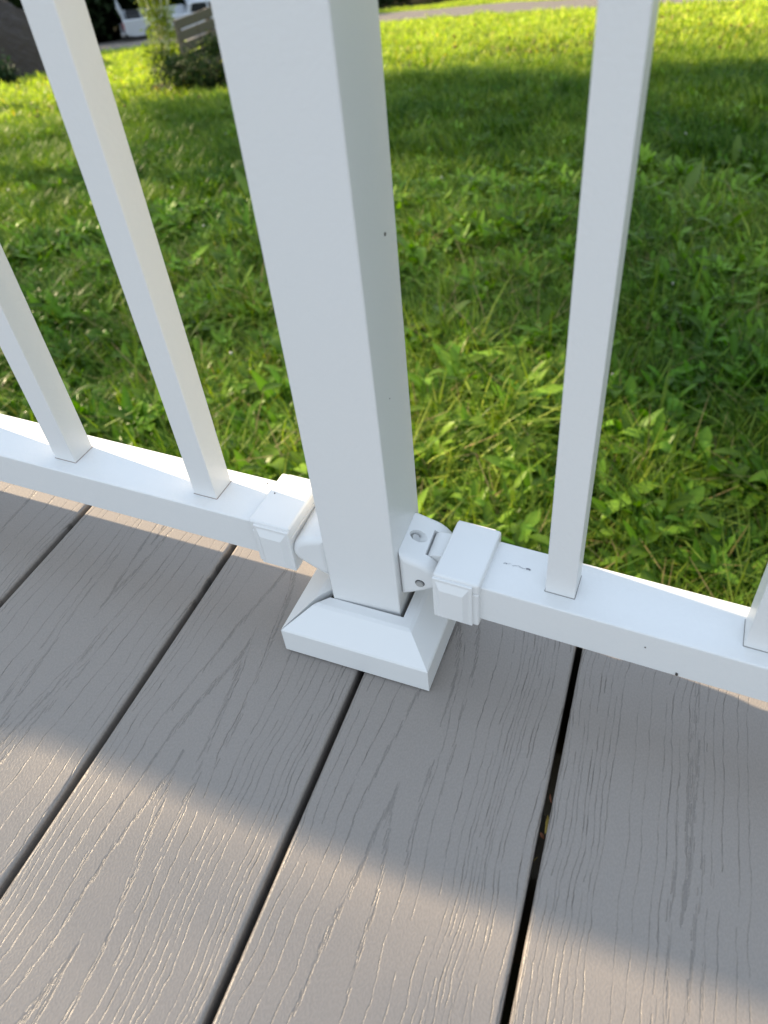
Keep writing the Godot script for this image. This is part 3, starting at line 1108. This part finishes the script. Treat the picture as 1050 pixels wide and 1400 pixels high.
func build_trees() -> void:
	var green := Color(0.045, 0.085, 0.020)
	# those whose shade lies on the lawn; they stand to the left, out of the picture
	var c := upsun(-1.6, -1.8, -6.9, 15.0)
	tree("shade_tree", "broad leafy tree left of the lawn, casting the dark band of shade", on_ground(c.x, c.z), c, 0.2, c, Vector3(3.2, 1.8, 2.5), 5200, 0.42, green, 31, "", 50)
	c = upsun(1.35, -1.1, -3.7, 17.0)
	tree("shade_tree", "taller leafy tree left of the deck with a loose crown", on_ground(c.x, c.z), c, 0.22, c, Vector3(1.2, 1.35, 2.7), 2800, 0.34, green, 47, "", 60, -99.0, -0.45)
	c = upsun(-1.4, -1.4, -2.7, 13.0)
	tree("shade_tree", "slender tree with sparse foliage left of the deck", on_ground(c.x, c.z), c, 0.14, c, Vector3(2.0, 1.5, 1.8), 230, 0.32, green, 53, "", 22, -99.0, -0.45)
	c = upsun(0.05, 0.0, 0.62, 9.0)
	tree("shade_tree", "young thin tree nearest the deck, its leaves dappling the boards", on_ground(c.x, c.z), c, 0.05, c, Vector3(1.0, 0.75, 0.8), 430, 0.17, green, 61, "", 40, 0.2)
	c = upsun(-19.0, -6.0, -26.0, 13.0)
	tree("shade_tree", "big tree that keeps the parked truck in the shade", on_ground(c.x, c.z), c, 0.3, c, Vector3(4.6, 2.6, 3.6), 3000, 0.6, green, 67)
	c = upsun(-28.0, -7.0, -27.0, 13.0)
	tree("shade_tree", "huge dark tree shading the wood edge beyond the truck", on_ground(c.x, c.z), c, 0.3, c, Vector3(4.6, 3.0, 5.0), 3400, 0.7, green, 68)
	tree("garden_tree", "dense tree right of the deck, behind the viewer's shoulder", on_ground(7.5, -1.0), on_ground(7.5, -1.0, 4.5), 0.18, on_ground(6.2, -1.4, 3.0), Vector3(2.4, 3.4, 4.2), 4200, 0.5, green, 69)
	# dark undergrowth and trees beyond the driveway
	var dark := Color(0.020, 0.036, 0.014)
	var k := 0
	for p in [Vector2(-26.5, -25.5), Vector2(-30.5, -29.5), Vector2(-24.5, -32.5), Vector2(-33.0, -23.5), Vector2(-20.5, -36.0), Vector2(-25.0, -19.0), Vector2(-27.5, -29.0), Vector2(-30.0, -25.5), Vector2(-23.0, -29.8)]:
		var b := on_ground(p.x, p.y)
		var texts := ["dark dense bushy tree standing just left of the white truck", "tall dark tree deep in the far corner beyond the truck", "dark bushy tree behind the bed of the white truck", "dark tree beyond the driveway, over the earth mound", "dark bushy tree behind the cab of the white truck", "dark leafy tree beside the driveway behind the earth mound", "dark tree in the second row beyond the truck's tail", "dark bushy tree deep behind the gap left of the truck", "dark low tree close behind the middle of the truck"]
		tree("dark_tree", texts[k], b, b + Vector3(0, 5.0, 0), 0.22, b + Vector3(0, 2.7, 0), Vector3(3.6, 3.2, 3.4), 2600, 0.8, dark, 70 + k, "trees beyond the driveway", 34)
		k += 1
	# tall trees all round the garden keep the low sky off the lawn
	var first: Node3D = null
	for p in [Vector2(-6, -47), Vector2(3, -44), Vector2(12, -41), Vector2(21, -34), Vector2(26, -24), Vector2(27, -13), Vector2(-14, -52), Vector2(-23, -50), Vector2(-36, -38), Vector2(-43, -29), Vector2(-40, 16), Vector2(25, -3)]:
		var b := on_ground(p.x, p.y)
		if first == null:
			first = tree("tall_tree", "tall green tree of the wood around the garden, outside the picture", b, b + Vector3(0, 9.0, 0), 0.35, b + Vector3(0, 7.5, 0), Vector3(5.6, 7.0, 5.6), 4600, 1.0, Color(0.035, 0.065, 0.018), 130, "tall trees round the garden", 60)
		else:
			var t: Node3D = first.duplicate()
			t.name = numbered("tall_tree")
			add_child(t)
			t.position = b
			t.rotation.y = p.x
	k = 0
	for p in [Vector2(-17.5, -39.0), Vector2(-13.5, -38.0), Vector2(-9.6, -37.0)]:
		var b := on_ground(p.x, p.y)
		tree("dark_shrub", ["round green shrub on the far side of the driveway, nearest the truck", "middle one of the green shrubs beyond the driveway", "green shrub beyond the driveway, right of its neighbours"][k], b, b + Vector3(0, 0.9, 0), 0.08, b + Vector3(0, 0.9, 0), Vector3(2.3, 1.3, 1.8), 900, 0.34, Color(0.032, 0.062, 0.018), 90 + k, "shrubs beyond the driveway", 16)
		k += 1
	var b := on_ground(-6.45, -8.75)
	tree("low_shrub", "dark low shrub at the foot of the slatted wooden panel", b, b + Vector3(0, 0.3, 0), 0.03, b + Vector3(0, 0.22, 0), Vector3(0.85, 0.34, 0.7), 900, 0.13, Color(0.022, 0.042, 0.012), 111, "", 12)
	b = on_ground(-12.9, -10.9)
	tree("low_shrub", "blue green leafy shrub in front of the earth mound", b, b + Vector3(0, 0.4, 0), 0.03, b + Vector3(0, 0.3, 0), Vector3(0.9, 0.5, 0.6), 420, 0.2, Color(0.040, 0.075, 0.040), 113, "", 12)

func build_mound() -> void:
	var s := Shape.new()
	var nz := FastNoiseLite.new()
	nz.seed = 5
	nz.frequency = 0.5
	nz.fractal_octaves = 4
	var n := 40
	var rad := 2.6
	var c := Vector2(-15.0, -12.6)
	var hs := func(x: float, z: float) -> float:
		var d := Vector2(x, z).length() / rad
		return maxf(0.0, 1.0 - d * d) * (1.75 + 0.5 * nz.get_noise_2d(x * 1.4, z * 1.4)) - 0.1
	for i in n + 1:
		for j in n + 1:
			var x := (i / float(n) - 0.5) * 2 * rad
			var z := (j / float(n) - 0.5) * 2 * rad
			var e := 0.06
			var nn := Vector3(hs.call(x - e, z) - hs.call(x + e, z), 2 * e, hs.call(x, z - e) - hs.call(x, z + e)).normalized()
			s.vert(Vector3(x, hs.call(x, z) + ground_y(c.x + x, c.y + z) - ground_y(c.x, c.y), z), nn)
	for i in n:
		for j in n:
			var a := i * (n + 1) + j
			s.tri(a, a + n + 1, a + n + 2)
			s.tri(a, a + n + 2, a + 1)
	var o := obj("earth_mound", s.mesh(), M.soil)
	o.position = on_ground(c.x, c.y)
	tag(o, "dark brown mound of bare earth at the far left edge of the lawn", "mound")

func build_truck() -> void:
	var t := thing("pickup_truck", "white pickup truck with open bed and rack parked on the driveway", "truck", on_ground(-19.6, -26.5, 0.0), deg_to_rad(40.0))
	# local axes: x forward, z to the driver's right; wheels rest on y = 0.06
	var g := -0.12
	var s := Shape.new()
	# lower body and bonnet
	var side := PackedVector2Array([Vector2(-2.55, 0.55), Vector2(-2.55, 1.02), Vector2(0.0, 1.04), Vector2(1.55, 1.04), Vector2(2.5, 0.96), Vector2(2.62, 0.8), Vector2(2.62, 0.45), Vector2(-2.3, 0.45)])
	s.extrude(side, -0.86, -0.78, 0.03, 0.0, 3)
	s.extrude(side, 0.78, 0.86, 0.0, 0.03, 3)
	s.rbox(Vector3(-2.5, 0.45, -0.79), Vector3(2.55, 0.62, 0.79), 0.03, 2)
	s.rbox(Vector3(0.35, 0.6, -0.80), Vector3(2.5, 1.0, 0.80), 0.08, 3)
	s.rbox(Vector3(-0.35, 0.6, -0.80), Vector3(-0.28, 1.02, 0.80), 0.02, 2)
	var o := obj("body", s.mesh(), M.paint, t)
	o.position.y = g
	s = Shape.new()
	s.rbox(Vector3(-2.56, 0.56, -0.77), Vector3(-2.48, 1.02, 0.77), 0.02, 2)
	o = obj("tailgate", s.mesh(), M.paint, t)
	o.position.y = g
	# cab
	s = Shape.new()
	var cab := PackedVector2Array([Vector2(-0.28, 1.0), Vector2(-0.18, 1.34), Vector2(-0.04, 1.41), Vector2(0.95, 1.41), Vector2(1.12, 1.35), Vector2(1.62, 1.0)])
	s.extrude(cab, -0.76, 0.76, 0.07, 0.07, 3)
	o = obj("cab", s.mesh(), M.paint, t)
	o.position.y = g
	for z in [-0.765, 0.765]:
		s = Shape.new()
		var win := PackedVector2Array([Vector2(-0.12, 1.06), Vector2(-0.05, 1.30), Vector2(0.03, 1.34), Vector2(0.48, 1.34), Vector2(0.48, 1.06)])
		s.extrude(win, z - 0.008, z + 0.008, 0.0, 0.0)
		o = obj("side_window", s.mesh(), M.glass, t)
		o.position.y = g
		s = Shape.new()
		win = PackedVector2Array([Vector2(0.56, 1.06), Vector2(0.56, 1.34), Vector2(0.92, 1.34), Vector2(1.06, 1.29), Vector2(1.42, 1.06)])
		s.extrude(win, z - 0.008, z + 0.008, 0.0, 0.0)
		o = obj("side_window", s.mesh(), M.glass, t)
		o.position.y = g
	s = Shape.new()
	s.flat([Vector3(-0.276, 1.08, -0.6), Vector3(-0.276, 1.08, 0.6), Vector3(-0.205, 1.31, 0.55), Vector3(-0.205, 1.31, -0.55)], Vector3(-1, 0.2, 0).normalized())
	o = obj("rear_window", s.mesh(), M.glass, t)
	o.position = Vector3(-0.012, g, 0)
	# rack of bars at the tail
	for k in 9:
		s = Shape.new()
		var z := -0.72 + 0.18 * k
		s.tube([Vector3(-2.5, 1.0, z), Vector3(-2.62, 1.42, z)], [0.03, 0.03], 6)
		o = obj("rack_bar", s.mesh(), M.paint, t)
		o.position.y = g
	for k in 3:
		s = Shape.new()
		var y := 1.08 + 0.16 * k
		s.tube([Vector3(-2.52 - 0.045 * k, y, -0.76), Vector3(-2.52 - 0.045 * k, y, 0.76)], [0.03, 0.03], 6)
		o = obj("rack_bar", s.mesh(), M.paint, t)
		o.position.y = g
	s = Shape.new()
	s.rbox(Vector3(-2.4, 0.7, -0.6), Vector3(-1.9, 1.08, 0.6), 0.06, 2)
	o = obj("cargo", s.mesh(), M.black, t)
	o.position.y = g
	s = Shape.new()
	s.rbox(Vector3(-2.72, 0.45, -0.8), Vector3(-2.56, 0.6, 0.8), 0.03, 2)
	o = obj("bumper", s.mesh(), M.rim, t)
	o.position.y = g
	for z in [-0.82, 0.82]:
		s = Shape.new()
		s.rbox(Vector3(-2.585, 0.68, z - 0.05), Vector3(-2.54, 0.94, z + 0.04), 0.012, 2)
		o = obj("tail_light", s.mesh(), M.red, t)
		o.position.y = g
		s = Shape.new()
		s.rbox(Vector3(2.56, 0.68, z - 0.1), Vector3(2.65, 0.84, z + 0.03), 0.012, 2)
		o = obj("headlight", s.mesh(), M.rim, t)
		o.position.y = g
	for x in [-1.55, 1.72]:
		for z in [-0.76, 0.76]:
			var wl := Node3D.new()
			wl.name = "wheel"
			t.add_child(wl, true)
			wl.position = Vector3(x, 0.36, z)
			s = Shape.new()
			s.tube([Vector3(0, 0, -0.115), Vector3(0, 0, -0.09), Vector3(0, 0, 0.09), Vector3(0, 0, 0.115)], [0.31, 0.345, 0.345, 0.31], 28)
			obj("tyre", s.mesh(), M.tyre, wl)
			s = Shape.new()
			s.tube([Vector3(0, 0, -0.122), Vector3(0, 0, 0.122)], [0.19, 0.19], 20)
			obj("rim", s.mesh(), M.rim, wl)

func build_trellis() -> void:
	var p := on_ground(-9.35, -11.6)
	var t := thing("fan_trellis", "white fan trellis of thin rods in the lawn beside the slatted panel", "trellis", p, 0.55)
	for k in 5:
		var s := Shape.new()
		var a := (k - 2) * 0.13
		var d := Vector3(sin(a), cos(a), 0)
		s.tube([Vector3(0.035 * (k - 2), -0.1, 0), Vector3(0.035 * (k - 2), 0.5, 0), Vector3(0.035 * (k - 2), 0.5, 0) + d * 1.5], [0.013, 0.013, 0.013], 6)
		obj("rod", s.mesh(), M.white, t)
	for k in 2:
		var s := Shape.new()
		var y: float = [0.95, 1.45][k]
		var hw: float = [0.17, 0.32][k]
		s.tube([Vector3(-hw, y, 0.012), Vector3(hw, y, 0.012)], [0.009, 0.009], 6)
		obj("crossbar", s.mesh(), M.white, t)
	var v := thing("climbing_plant", "yellow green climbing plant wound up the white fan trellis", "plant", p)
	var s := Shape.new()
	s.tube([Vector3(0, 0, 0.03), Vector3(-0.04, 0.5, 0.04), Vector3(0.03, 1.0, 0.02), Vector3(0, 1.7, 0.03)], [0.012, 0.01, 0.008, 0.004], 6)
	obj("stem", s.mesh(), M.bark, v)
	var w := []
	var cols := []
	for k in 520:
		var y := pow(rng.randf(), 1.3) * 1.75
		var rr := 0.36 - 0.16 * y + 0.05 * sin(y * 7.0)
		var a := rng.randf() * TAU
		w.append(Transform3D(Basis.from_euler(Vector3(rng.randf_range(-0.8, 0.8), rng.randf() * TAU, rng.randf_range(-0.8, 0.8))).scaled(Vector3.ONE * rng.randf_range(0.10, 0.19)), Vector3(cos(a) * rr * sqrt(rng.randf()), y, sin(a) * rr * sqrt(rng.randf()))))
		cols.append(Color(1, 1, 1) * rng.randf_range(0.8, 1.3))
	many("foliage", leaf_spray(Color(0.24, 0.30, 0.03), 9), M.grass, w, cols, v)

func build_slats() -> void:
	var p := on_ground(-7.9, -10.15)
	var t := thing("slatted_panel", "weathered grey slatted wooden panel standing behind the low dark shrub", "fence panel", p, deg_to_rad(88.0))
	for k in 6:
		var s := Shape.new()
		var y := -0.10 + k * 0.165
		s.rbox(Vector3(0.0, y - 0.068, -0.011), Vector3(1.7, y + 0.068, 0.011), 0.003, 1)
		obj("slat", s.mesh(), M.grey_wood, t)
	for x in [0.08, 0.85, 1.62]:
		var s := Shape.new()
		s.rbox(Vector3(x - 0.035, -0.3, -0.075), Vector3(x + 0.035, 0.78, -0.012), 0.004, 1)
		obj("batten", s.mesh(), M.grey_wood, t)

# ---------------------------------------------------------------- scene
func _ready() -> void:
	rng.seed = 20240
	bump_noise.seed = 3
	bump_noise.frequency = 0.05
	# camera: a phone held at chest height over the rail; the photograph is cut from a larger frame, so the lens is shifted
	var cam := Camera3D.new()
	cam.name = "camera"
	add_child(cam)
	var att := CameraAttributesPhysical.new()
	att.frustum_focal_length = 6.0
	att.exposure_aperture = 2.0
	att.frustum_focus_distance = 0.56
	att.frustum_near = 0.05
	att.frustum_far = 600.0
	cam.attributes = att
	var f := 1028.722
	cam.set_frustum(2.0 * 700.0 / f * 0.05, Vector2(-112.981 / f, -138.380 / f) * 0.05, 0.05, 600.0)
	cam.transform = Transform3D(Basis(Vector3(0.95053, -0.01259, -0.310376), -Vector3(0.19048, -0.765654, 0.614403), -Vector3(-0.245376, -0.643129, -0.725379)).orthonormalized(), Vector3(0.17125, 0.48089, 0.30183))
	cam.current = true
	# sky
	var env := Environment.new()
	env.background_mode = Environment.BG_SKY
	var sky := Sky.new()
	var sm := ProceduralSkyMaterial.new()
	sm.sky_top_color = Color(0.645, 0.705, 0.78)
	sm.sky_horizon_color = Color(0.86, 0.885, 0.875)
	sm.sky_curve = 0.16
	sm.sky_energy_multiplier = 1.0
	sm.ground_bottom_color = Color(0.22, 0.24, 0.16)
	sm.ground_horizon_color = Color(0.5, 0.55, 0.5)
	sm.sun_angle_max = 25.0
	sm.sun_curve = 0.12
	sky.sky_material = sm
	env.sky = sky
	env.tonemap_mode = Environment.TONE_MAPPER_LINEAR
	env.tonemap_exposure = 2.32
	env.sdfgi_enabled = true
	env.ssao_enabled = true
	env.ssil_enabled = true
	var we := WorldEnvironment.new()
	we.name = "environment"
	we.environment = env
	add_child(we)
	# sun: low, from the left and a little behind the rail
	var sun := DirectionalLight3D.new()
	sun.name = "sun"
	add_child(sun)
	var e := deg_to_rad(SUN_EL)
	var a := deg_to_rad(SUN_AZ)
	sun.basis = Basis.looking_at(Vector3(cos(e) * cos(a), -sin(e), cos(e) * sin(a)), Vector3.UP)
	sun.light_color = Color(1.0, 0.90, 0.75)
	sun.light_energy = 1.6
	sun.light_angular_distance = 0.7
	sun.shadow_enabled = true

	make_materials()
	build_lawn_sheet()
	build_driveway()
	build_deck()
	build_railing()
	build_truck()
	build_mound()
	build_trees()
	build_slats()
	build_trellis()
	build_grass()
	build_weeds()
